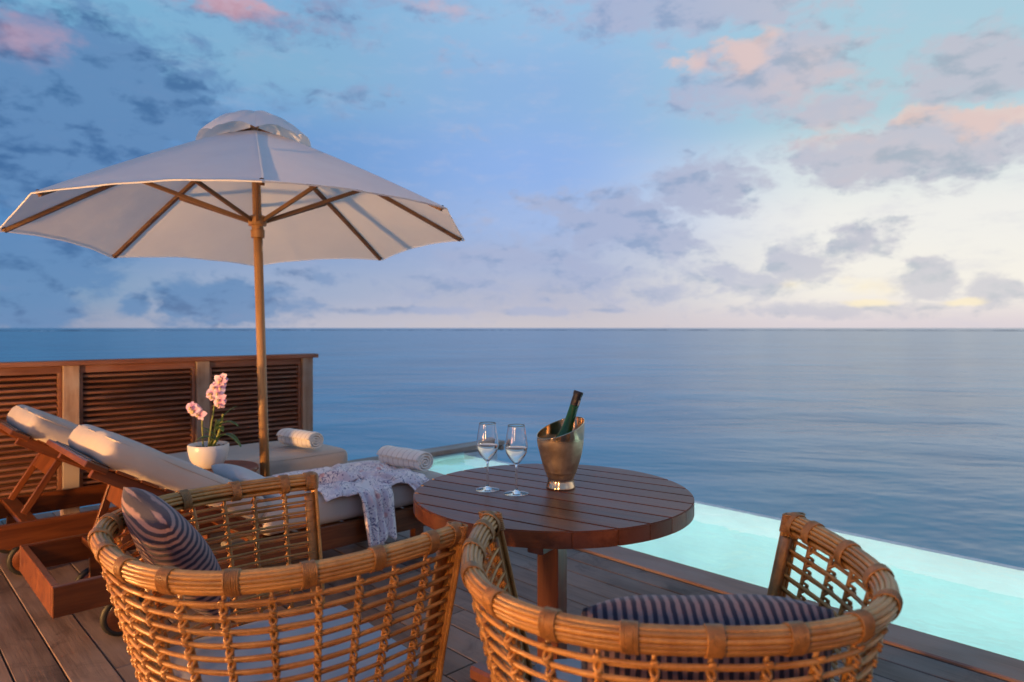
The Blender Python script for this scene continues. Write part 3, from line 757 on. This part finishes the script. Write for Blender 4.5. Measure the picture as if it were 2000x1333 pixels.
# ------------------------------------------------------------------ umbrella
uc = Vector((-1.527, 4.10, 1.841)); un = Vector((-.0447, .040, 1)).normalized()
ua = Vector((0, 1, 0)).cross(un).normalized(); ub = un.cross(ua)
UM = Matrix((ua, ub, un)).transposed().to_4x4(); UM.translation = uc - un * 1.841
um = thing('parasol', 'large off-white canvas parasol on a round wooden pole between the loungers', 'parasol', (0, 0, 0)); um.matrix_world = UM
RZ = 1.841; RR = 1.278; APEX = RZ + .66
MB().tube([(0, 0, .04), (0, 0, .9), (0, 0, APEX)], [.028, .027, .025], 20).obj('pole', M_pole, um)
soften(MB().lathe([(.001, .0), (.24, .0), (.25, .01), (.25, .05), (.24, .06), (.05, .062), (.045, .22), (.031, .22), (.031, .0)], 40).obj('base', plain('stone_base', (.30, .28, .26, 1), .7, var=.2, varscale=40), um))
HZ = RZ + .075
soften(MB().lathe([(.0285, HZ - .10), (.038, HZ - .10), (.040, HZ - .055), (.034, HZ - .05), (.034, HZ - .03), (.052, HZ - .025), (.054, HZ + .02), (.046, HZ + .03), (.0285, HZ + .03)], 24).obj('hub', M_pole, um))
MB().tube([(.033, -.02, HZ - .12), (.036, -.03, HZ - .15), (.034, -.03, HZ - .19)], .0035, 6).obj('pin_chain', M_metal, um)
TV = .20                                      # radius of the vent opening
def rprof(r):                                 # rib height above rim at radius r (slightly bowed)
    k = r / RR; return RZ + (APEX - RZ) * (1 - k) + .015 * math.sin(math.pi * k)
ph0 = -math.pi / 2 + .371
for k in range(8):
    a = ph0 + k * math.pi / 4; e = Vector((math.cos(a), math.sin(a), 0))
    mbr = MB(); side = Vector((-math.sin(a), math.cos(a), 0))
    pts = [e * r + Vector((0, 0, rprof(r) - .020)) for r in [.04 + (RR - .055) * i / 14 for i in range(15)]]
    b0 = len(mbr.v)
    for p_ in pts:
        for sx_, sz_ in ((-1, -1), (1, -1), (1, 1), (-1, 1)): mbr.v.append(p_ + side * .011 * sx_ + Vector((0, 0, .012 * sz_)))
    for i in range(14):
        for q in range(4): mbr.f.append((b0 + i * 4 + q, b0 + i * 4 + (q + 1) % 4, b0 + i * 4 + 4 + (q + 1) % 4, b0 + i * 4 + 4 + q))
    mbr.f.append((b0, b0 + 3, b0 + 2, b0 + 1)); mbr.f.append((b0 + 56, b0 + 57, b0 + 58, b0 + 59))
    mbr.obj('rib', M_rib, um, smooth=False)
    rm = RR * .50
    beam('strut', e * .045 + Vector((0, 0, HZ)), e * rm + Vector((0, 0, rprof(rm) - .045)), .018, .024, M_rib, um)
    cap = MB().tube([e * (RR - .022) + Vector((0, 0, rprof(RR - .02) - .018)), e * (RR - .002) + Vector((0, 0, RZ - .004))], .012, 8); cap.obj('rib_end_cap', M_rib, um)
for k in range(8):
    a0 = ph0 + k * math.pi / 4; a1 = a0 + math.pi / 4
    def panel(s, t_, a0=a0, a1=a1):
        r = TV + (RR + .022 - TV) * t_
        e0 = Vector((math.cos(a0), math.sin(a0), 0)) * r; e1 = Vector((math.cos(a1), math.sin(a1), 0)) * r
        p = e0.lerp(e1, s); bow = 4 * s * (1 - s)
        z = rprof(r)
        p *= 1 - .016 * bow * t_ ** 3                       # scalloped hem
        z += .030 * bow * t_ ** 2 - .030 * bow * (1 - t_) * t_ * 2
        wr = .006 * noise.noise(Vector((p.x * 5, p.y * 5, 3))) * bow
        return p + Vector((0, 0, z + wr - (0)))
    mb = MB().grid(panel, 20, 24); o = mb.obj('canopy_panel', M_canopy, um)
    def hem(s, t_, a0=a0, a1=a1):
        q = panel(s, 1.0); return q + Vector((0, 0, -.001 - .006 * t_)) * 1.0 + Vector((q.x, q.y, 0)) * (-.002 * t_)
    MB().grid(hem, 20, 1).obj('hem', M_canopy, um)
# puffed vent cap above the opening
for k in range(8):
    a0 = ph0 + k * math.pi / 4; a1 = a0 + math.pi / 4
    def vent(s, t_, a0=a0, a1=a1):
        r = .012 + .315 * t_
        e0 = Vector((math.cos(a0), math.sin(a0), 0)) * r; e1 = Vector((math.cos(a1), math.sin(a1), 0)) * r
        p = e0.lerp(e1, s); bow = 4 * s * (1 - s)
        z = APEX + .062 - .180 * t_ ** 2.1 + .030 * bow * t_ + .012 * noise.noise(Vector((p.x * 14, p.y * 14, 1)))
        p *= 1 + .05 * bow * t_
        return p + Vector((0, 0, z))
    MB().grid(vent, 12, 12).obj('vent_cap', M_canopy, um)
MB().lathe([(.001, APEX + .055), (.02, APEX + .057), (.022, APEX + .02), (.001, APEX + .02)], 16).obj('finial', M_pole, um)

# ------------------------------------------------------------------ dining table
TC = Vector((.132, 2.245, 0)); TR = .452; TZ = .74; TT = .046
tb = thing('round_table', 'round slatted dark hardwood table holding the wine glasses and bucket', 'table', TC, R(-33.5))
nbd = 10; bw = 2 * TR / nbd
for i in range(nbd):
    y0 = -TR + i * bw + .0016; y1 = y0 + bw - .0032
    pts = []
    def xs(y): return math.sqrt(max(0, TR * TR - y * y))
    K = 14
    ys = [y0 + (y1 - y0) * k / K for k in range(K + 1)]
    outl = [(xs(y), y) for y in ys] + [(-xs(y), y) for y in reversed(ys)]
    cl_ = []
    for p_ in outl:
        if not cl_ or (abs(p_[0] - cl_[-1][0]) + abs(p_[1] - cl_[-1][1])) > 1e-4: cl_.append(p_)
    if abs(cl_[0][0] - cl_[-1][0]) + abs(cl_[0][1] - cl_[-1][1]) < 1e-4: cl_.pop()
    bm = bmesh.new(); vs = [bm.verts.new((x, y, TZ - TT)) for x, y in cl_]; f0 = bm.faces.new(vs)
    ret = bmesh.ops.extrude_face_region(bm, geom=[f0]); bmesh.ops.translate(bm, verts=[g for g in ret['geom'] if isinstance(g, bmesh.types.BMVert)], vec=(0, 0, TT))
    bmesh.ops.recalc_face_normals(bm, faces=bm.faces)
    eds = [e for e in bm.edges if all(abs(v.co.z - TZ) < 1e-5 for v in e.verts)]
    bmesh.ops.bevel(bm, geom=eds, offset=.003, segments=2, affect='EDGES')
    me = bpy.data.meshes.new('tabletop_board'); bm.to_mesh(me); bm.free(); me.materials.append(M_table)
    o = link('tabletop_board', me, None, tb); soften(o, 35)
box('batten', (.05, .74, .03), M_tleg, tb, (-.16, 0, TZ - TT - .0165)); box('batten', (.05, .74, .03), M_tleg, tb, (.16, 0, TZ - TT - .0165))
ps = box('pedestal', (.075, .075, TZ - TT - .06), M_tleg, tb, (0, 0, (TZ - TT - .06) / 2 + .045), (0, 0, R(33.5 - 28)))
for k, a in enumerate((R(33.5 + 137), R(33.5 + 47))):
    box('foot_beam', (.74, .06, .05 if k == 0 else .048), M_tleg, tb, (0, 0, .026 + (0 if k == 0 else .0)), (0, 0, a), bev=.01)

# ------------------------------------------------------------------ wine glasses
def glass_f(b, p, t):
    p.inputs['Base Color'].default_value = (1, 1, 1, 1); p.inputs['Transmission Weight'].default_value = 1; p.inputs['Roughness'].default_value = 0; p.inputs['IOR'].default_value = 1.47
M_glass = mat('clear_glass', glass_f)
def wine_f(b, p, t):
    p.inputs['Base Color'].default_value = (1, .97, .84, 1); p.inputs['Transmission Weight'].default_value = 1; p.inputs['Roughness'].default_value = 0; p.inputs['IOR'].default_value = 1.34
M_wine = mat('white_wine', wine_f)
outer = [(.0395, .0), (.0395, .0012), (.030, .0035), (.012, .007), (.0048, .014), (.0036, .03), (.0034, .07), (.0040, .088), (.010, .098), (.0215, .112), (.0315, .128), (.0362, .144), (.0365, .156), (.0340, .178), (.0300, .203), (.0275, .2205)]
inner = [(.0268, .2205), (.0292, .203), (.0332, .178), (.0356, .156), (.0352, .144), (.0305, .129), (.0205, .1138), (.009, .1005), (.0004, .0975)]
def fine(pr, k=4):
    out = []
    for i in range(len(pr) - 1):
        p0 = pr[max(i - 1, 0)]; p1 = pr[i]; p2 = pr[i + 1]; p3 = pr[min(i + 2, len(pr) - 1)]
        for j in range(k):
            t_ = j / k
            q = [.5 * (2 * p1[c_] + (p2[c_] - p0[c_]) * t_ + (2 * p0[c_] - 5 * p1[c_] + 4 * p2[c_] - p3[c_]) * t_ * t_ + (3 * p1[c_] - p0[c_] - 3 * p2[c_] + p3[c_]) * t_ ** 3) for c_ in (0, 1)]
            out.append((max(q[0], .0003), q[1]))
    out.append(pr[-1]); return out
gme = MB().lathe([(.0003, .0)] + fine(outer)[0:] + fine(inner), 56).me('wine_glass', M_glass)
wl = .1475
win = [(r - .0004, z) for r, z in reversed(fine(inner)) if z < wl]
wme = MB().lathe([(.0003, win[0][1] + .0006)] + [(max(r, .0004), z + .0004) for r, z in win] + [(.0352, wl), (.0003, wl)], 48).me('wine', M_wine)
def wglass(x, y, label):
    o = link('wine_glass', gme, None, None, loc=(x, y, TZ + .0006)); tag(o, label, 'wine glass', 'wine glasses on the round table')
    link('wine', wme, None, o)
wglass(-.081, 2.257, 'left wine glass on the round table, farther from the metal bucket')
wglass(.014, 2.205, 'wine glass standing next to the metal bucket, half full of white wine')

# ------------------------------------------------------------------ ice bucket and bottle
BX, BY = .163, 2.285
def bucket_f(b, p, t):
    tc = b.n('ShaderNodeTexCoord').outputs['Object']
    p.inputs['Metallic'].default_value = 1
    nz_ = b.noise(tc, 22, 6, .65)
    b.set(p.inputs['Base Color'], b.mix(b.smooth(nz_, .35, .65), (.62, .46, .30, 1), (.80, .62, .42, 1)))  # warm metal colour stands in for reflections of the lamplit villa
    s = b.n('ShaderNodeSeparateXYZ'); b.set(s.inputs[0], tc)
    frost = b.m('MULTIPLY', b.smooth(s.outputs[2], .175, .155), b.smooth(s.outputs[2], .028, .040))
    b.set(p.inputs['Roughness'], b.m('ADD', .13, b.m('MULTIPLY', frost, b.m('ADD', .22, b.m('MULTIPLY', nz_, .25)))))
    bp = b.n('ShaderNodeBump'); bp.inputs['Strength'].default_value = .25; bp.inputs['Distance'].default_value = .001
    b.set(bp.inputs['Height'], b.m('MULTIPLY', b.noise(tc, 300, 3), frost)); b.set(p.inputs['Normal'], bp.outputs[0])
M_bucket = mat('bucket_metal', bucket_f)
bk = thing('ice_bucket', 'dented metal wine bucket, warm reflections in its colour, with slanted rim on the round table', 'ice bucket', (BX, BY, TZ + .0006))
po = [(.0480, .0), (.0490, .004), (.0455, .018), (.0435, .031), (.0480, .045), (.0590, .075), (.0690, .110), (.0760, .145), (.0795, .175), (.0800, .200)]
pi_ = [(.0782, .200), (.0777, .175), (.0742, .145), (.0672, .110), (.0572, .075), (.0460, .046), (.0003, .044)]
def cut(p):                                   # slant of the rim: high side to the right and back
    z = p.z
    if z > .12:
        k = (z - .12) / .08
        z = .12 + k * (.080 + .032 * (p.x * .86 + p.y * .45) / .08 )
    return Vector((p.x, p.y, z))
soften(MB().lathe([(.0003, .0)] + fine(po) + fine(pi_), 72, fn=cut).obj('bucket_body', M_bucket, bk), 60)
rim_pts = [cut(Vector((.0791 * math.cos(a), .0791 * math.sin(a), .200))) for a in [2 * math.pi * i / 64 for i in range(64)]]
MB().tube(rim_pts, .0016, 8, closed=True).obj('rolled_rim', M_bucket, bk)
def bottle_f(b, p, t):
    p.inputs['Base Color'].default_value = (.012, .075, .018, 1); p.inputs['Roughness'].default_value = .05
    p.inputs['Transmission Weight'].default_value = .35; p.inputs['IOR'].default_value = 1.5
M_bottle = mat('green_glass', bottle_f)
bt = thing('wine_bottle', 'dark green wine bottle with a black foil neck leaning in the bucket', 'bottle', (BX, BY, TZ))
prof = [(.0003, .036), (.029, .036), (.0325, .042), (.0325, .088), (.0305, .110), (.0235, .135), (.0182, .160), (.0160, .190), (.0150, .222), (.0146, .262)]
a0 = Vector((-.026, -.003, .050)); a1 = Vector((.062, .012, .322)); ax = (a1 - a0).normalized()
mB = ax.to_track_quat('Z', 'Y').to_matrix().to_4x4(); mB.translation = a0
soften(MB().lathe(fine(prof, 3), 40).obj('bottle_body', M_bottle, bt, matrix=mB), 50)
foil = [(.0151, .236), (.0154, .250), (.0150, .270), (.0150, .2715), (.0166, .272), (.0168, .283), (.0155, .286), (.0003, .286)]
fo = soften(MB().lathe(foil, 32).obj('foil_neck', plain('black_foil', (.02, .016, .016, 1), .35, .3, var=.4, varscale=40, bscale=120, bstr=.4), bt, matrix=mB), 50)
lab = MB().grid(lambda s, t_: (.01665 * math.cos(R(200) + s * R(70)) * .93, .01665 * math.sin(R(200) + s * R(70)) * .93, .240 + .018 * t_), 10, 2)
lab.obj('neck_label', plain('neck_paper', (.62, .46, .30, 1), .6, var=.3, varscale=200), bt, matrix=mB)

# ------------------------------------------------------------------ rattan armchairs
ZT = .806                                    # height of the middle of the rim
def plan():
    pts = []
    for i in range(13): pts.append((0 - .25 * i / 12, .355 + .028 * math.sin(math.pi / 2 * i / 12)))
    A, Bq = .375, .383
    n_ = 2.45
    for i in range(1, 49):
        q = math.pi / 2 * i / 48
        pts.append((-.25 - A * abs(math.sin(q)) ** (2 / n_), Bq * abs(math.cos(q)) ** (2 / n_)))
    full = pts + [(x, -y) for x, y in reversed(pts[:-1])]
    ac = [0]
    for a, b in zip(full, full[1:]): ac.append(ac[-1] + math.hypot(b[0] - a[0], b[1] - a[1]))
    return full, ac
PL, AC = plan(); TOT = AC[-1]
def side(s, z, off=0.0):
    """point on the wall: s = 0..1 along the U, z height, off = outward"""
    d = s * TOT; lo, hi_ = 0, len(AC) - 1
    while hi_ - lo > 1:
        m_ = (lo + hi_) // 2
        if AC[m_] <= d: lo = m_
        else: hi_ = m_
    f_ = (d - AC[lo]) / max(1e-9, AC[hi_] - AC[lo])
    x = PL[lo][0] * (1 - f_) + PL[hi_][0] * f_; y = PL[lo][1] * (1 - f_) + PL[hi_][1] * f_
    i0 = max(lo - 1, 0); i1 = min(hi_ + 1, len(PL) - 1)
    tx, ty = PL[i1][0] - PL[i0][0], PL[i1][1] - PL[i0][1]; l_ = math.hypot(tx, ty); nx, ny = ty / l_, -tx / l_
    if nx * (x + .22) + ny * y < 0: nx, ny = -nx, -ny
    dz_ = ZT - z
    k = 1 - .62 * dz_ if dz_ < .3 else 1 - .62 * .3 - .45 * (dz_ - .3)
    X0 = x if x > -.2 else -.2 + (x + .2) * k
    return Vector((X0 - (.03 * dz_ if x > -.2 else 0) + nx * off, y * k + ny * off, z))
def make_chair(label):
    t = thing('rattan_armchair', label, 'armchair', (0, 0, 0), 0, 'rattan armchairs at the round table')
    e = .018 / TOT
    # rim: canes laid side by side round an oval core
    core = [side(e + (1 - 2 * e) * i / 60, ZT, 0) for i in range(61)]
    MB().tube(core, .0125, 8).obj('rim_core', M_cane, t)
    NC = 12
    for k in range(NC):
        q = R(-118) + R(300) * k / (NC - 1)      # from under the outside, over the top, to the inside
        # oval: 30 mm high half axis, 20 mm wide half axis
        oo = .0155 * math.cos(q); zz = .0195 * math.sin(q)
        ln = [side(e + (1 - 2 * e) * i / 84, ZT + zz, 0) for i in range(85)]
        ln = [side(e + (1 - 2 * e) * i / 84, ZT + zz, oo + .62 * .0 ) for i in range(85)]
        MB().tube(ln, .0049, 7).obj('rim_cane', M_cane, t)
    # bindings
    bs = [.013, .055, .135, .215, .29, .36, .43, .50, .57, .64, .71, .785, .865, .945, .987]
    for j, s0 in enumerate(bs):
        mb = MB(); nw = 7
        for w in range(nw):
            ss = s0 + (w - (nw - 1) / 2) * .0037 / TOT
            lo = []
            for i in range(22):
                q = 2 * math.pi * i / 22
                lo.append(side(min(.9999, max(0.0001, ss)), ZT + .0255 * math.sin(q), .0215 * math.cos(q)))
            mb.tube(lo, .0022, 5, closed=True)
        mb.obj('binding', M_bind, t)
    # arm ends: canes running down from the corner, a flat face inside
    for s0, sg in ((.0, 1), (1.0, -1)):
        for k in range(5):
            oo = -.0185 + .0095 * k
            pts = []
            for i in range(15):
                z = ZT + .012 - (ZT - .30) * i / 14
                p_ = side(.004 if sg > 0 else .996, z, oo); pts.append(p_)
            MB().tube(pts, .0052, 7).obj('arm_post_cane', M_cane, t)
        mb = MB()
        def fl_(a, b, sg=sg):
            z = ZT - .03 - (ZT - .33) * b
            return side((.006 + .016 * a) if sg > 0 else (.994 - .016 * a), z, -.012)
        mb.grid(fl_, 2, 12); o_ = mb.obj('arm_post_board', M_bind, t); o_.modifiers.new('thick', 'SOLIDIFY').thickness = .012
        # corner wrap
        cw = MB()
        for w in range(9):
            z = ZT + .021 - w * .0046
            ring = [side(.004 if sg > 0 else .996, z, 0) + Vector((.012 * math.cos(q) - .003, 0, 0)) + (side(.02 if sg > 0 else .98, z, .027 * math.sin(q)) - side(.02 if sg > 0 else .98, z, 0)) for q in [2 * math.pi * i / 16 for i in range(16)]]
            cw.tube(ring, .0027, 5, closed=True)
        cw.lathe([(.001, ZT + .024), (.011, ZT + .024), (.017, ZT + .017), (.018, ZT - .012)], 14, c=tuple(side(.006 if sg > 0 else .994, ZT, 0)[:2]))
        cw.obj('corner_wrap', M_bind, t)
    # horizontal canes: an outer layer and an inner layer half a step lower
    pitch = .0290; z = ZT - .040; rows_ = []
    while z > .34: rows_.append(z); z -= pitch
    g_ = .013
    for z in rows_:
        j_ = [noise.noise(Vector((i * .23, z * 40, 2))) * .0012 for i in range(85)]
        MB().tube([side(.010 + .980 * i / 84, z + j_[i], .0085) for i in range(85)], .0047, 6).obj('weave_cane', M_cane, t)
        zi = z - pitch / 2
        MB().tube([side(.012 + .976 * i / 72, zi + j_[i], -.009) for i in range(73)], .0036, 6).obj('inner_weave_cane', M_cane, t)
    # ribs with binding strands zigzagging between the two layers
    nr = 19
    for k in range(nr):
        s0 = .055 + .89 * k / (nr - 1)
        mb = MB()
        mb.tube([side(s0, ZT - .02 - (ZT - .34) * i / 16, -.002) for i in range(17)], .0045, 6)
        for sg in (-1, 1):
            pts = []; rr_ = []
            N_ = len(rows_) * 8
            for i in range(N_ + 1):
                f_ = i / 8.0; z = rows_[0] + .008 - f_ * pitch
                if z < .33: break
                phs = 2 * math.pi * (f_)
                off = .0050 + .0085 * math.cos(phs) if True else 0
                lat = sg * .0055 * math.sin(phs) 
                pts.append(side(s0 + lat / TOT, z, off)); rr_.append(.0034)
            mb.tube(pts, .0034, 5)
        for z in rows_[1:]:                     # knots where strands catch the outer canes
            c0 = side(s0, z, .0135); c1 = side(s0 + .006 / TOT, z - .004, .0125); c2 = side(s0 - .006 / TOT, z + .004, .0125)
            mb.tube([c2, c0, c1], .0036, 5)
        mb.obj('woven_rib', M_cane, t)
    # base ring, seat frame, legs
    for zz in (.335, .322):
        MB().tube([side(.01 + .98 * i / 60, zz, 0) for i in range(61)], .010, 8).obj('base_ring', M_cane, t)
    for x, y in ((-.05, .27), (-.05, -.27), (-.42, .18), (-.42, -.18)):
        MB().tube([(x, y, .34), (x * 1.02, y * 1.04, .0)], [.019, .015], 10).obj('leg', M_bind, t)
    for x in (-.04, -.20, -.36, -.48):
        w = .27 if x > -.4 else .2; MB().tube([(x, -w, .345), (x, w, .345)], .011, 8).obj('seat_bar', M_bind, t)
    link('seat_cushion', softbox_me(.50, .53, .11, .035, .022, (16, 16, 3), .006, 3, M_seat), None, t, loc=(-.235, 0, .415))
    return t
def copy_tree(o, parent=None):
    c_ = o.copy(); COL.objects.link(c_); c_.parent = parent
    for ch in o.children: copy_tree(ch, c_)
    return c_
ch1 = make_chair('left woven rattan armchair with its opening to the right, a tilted cushion in its corner')
ch2 = copy_tree(ch1); ch2['label'] = 'right woven rattan armchair seen from straight behind, beside the pool edge'
ch1.scale = ch2.scale = (1.012, 1.012, 1)
ch1.location = (-.362, 1.832, 0); ch1.rotation_euler = (0, 0, R(42))
ch2.location = (.312, 1.655, 0); ch2.rotation_euler = (0, 0, R(89))

def chair_pt(c_, x, y, z): return c_.location + Matrix.Rotation(c_.rotation_euler.z, 3, 'Z') @ Vector((x, y, z))
# scatter cushions
o = link('scatter_pillow', pillow_me(.35, .30, .125, M_pilV, 1), None)
tag(o, 'navy and mauve striped cushion propped upright in the left armchair', 'cushion', 'striped cushions in the armchairs')
q = chair_pt(ch1, -.45, .185, .725)
o.matrix_world = Matrix.Translation(q) @ Matrix.Rotation(ch1.rotation_euler.z + R(90 + 1), 4, 'Z') @ Matrix.Rotation(R(-30), 4, 'X') @ Matrix.Rotation(R(78), 4, 'Y')
o = link('scatter_pillow', pillow_me(.455, .36, .18, M_pilV, 5), None)
tag(o, 'navy and mauve striped cushion lying against the back of the right armchair', 'cushion', 'striped cushions in the armchairs')
q = chair_pt(ch2, -.455, -.030, .645)
o.matrix_world = Matrix.Translation(q) @ Matrix.Rotation(R(-1), 4, 'Z') @ Matrix.Rotation(R(14), 4, 'X') @ Matrix.Rotation(R(0), 4, 'Y')

# ------------------------------------------------------------------ lit deck lanterns that throw the warm light
def bulb_f(b, p, t):
    p.inputs['Base Color'].default_value = (.9, .8, .6, 1)
    p.inputs['Emission Color'].default_value = (1.0, .49, .155, 1); p.inputs['Emission Strength'].default_value = 1550
M_bulb = mat('lantern_glow', bulb_f)
M_bulb2 = M_bulb.copy(); M_bulb2.name = 'soft_lantern_glow'; M_bulb2.node_tree.nodes['Principled BSDF'].inputs['Emission Strength'].default_value = 245
def lantern(x, y, h, label, mt):
    t = thing('deck_lantern', label, 'lantern', (x, y, 0), R(20), 'lit lanterns on the deck')
    box('foot', (.26, .26, .03), M_tleg, t, (0, 0, .015)); box('roof', (.28, .28, .03), M_tleg, t, (0, 0, h + .015))
    for sx_ in (-1, 1):
        for sy_ in (-1, 1): box('post', (.022, .022, h - .03), M_tleg, t, (sx_ * .11, sy_ * .11, .03 + (h - .03) / 2))
    MB().lathe([(.001, h - .36), (.07, h - .36), (.075, h - .34), (.075, h - .10), (.07, h - .08), (.001, h - .08)], 24).obj('candle_glow', mt, t)
lantern(-3.9, 1.25, .75, 'lit wooden lantern on the deck at the head of the loungers', M_bulb)
lantern(-1.05, -.75, 1.55, 'tall lit wooden lantern on the deck behind the armchairs', M_bulb2)
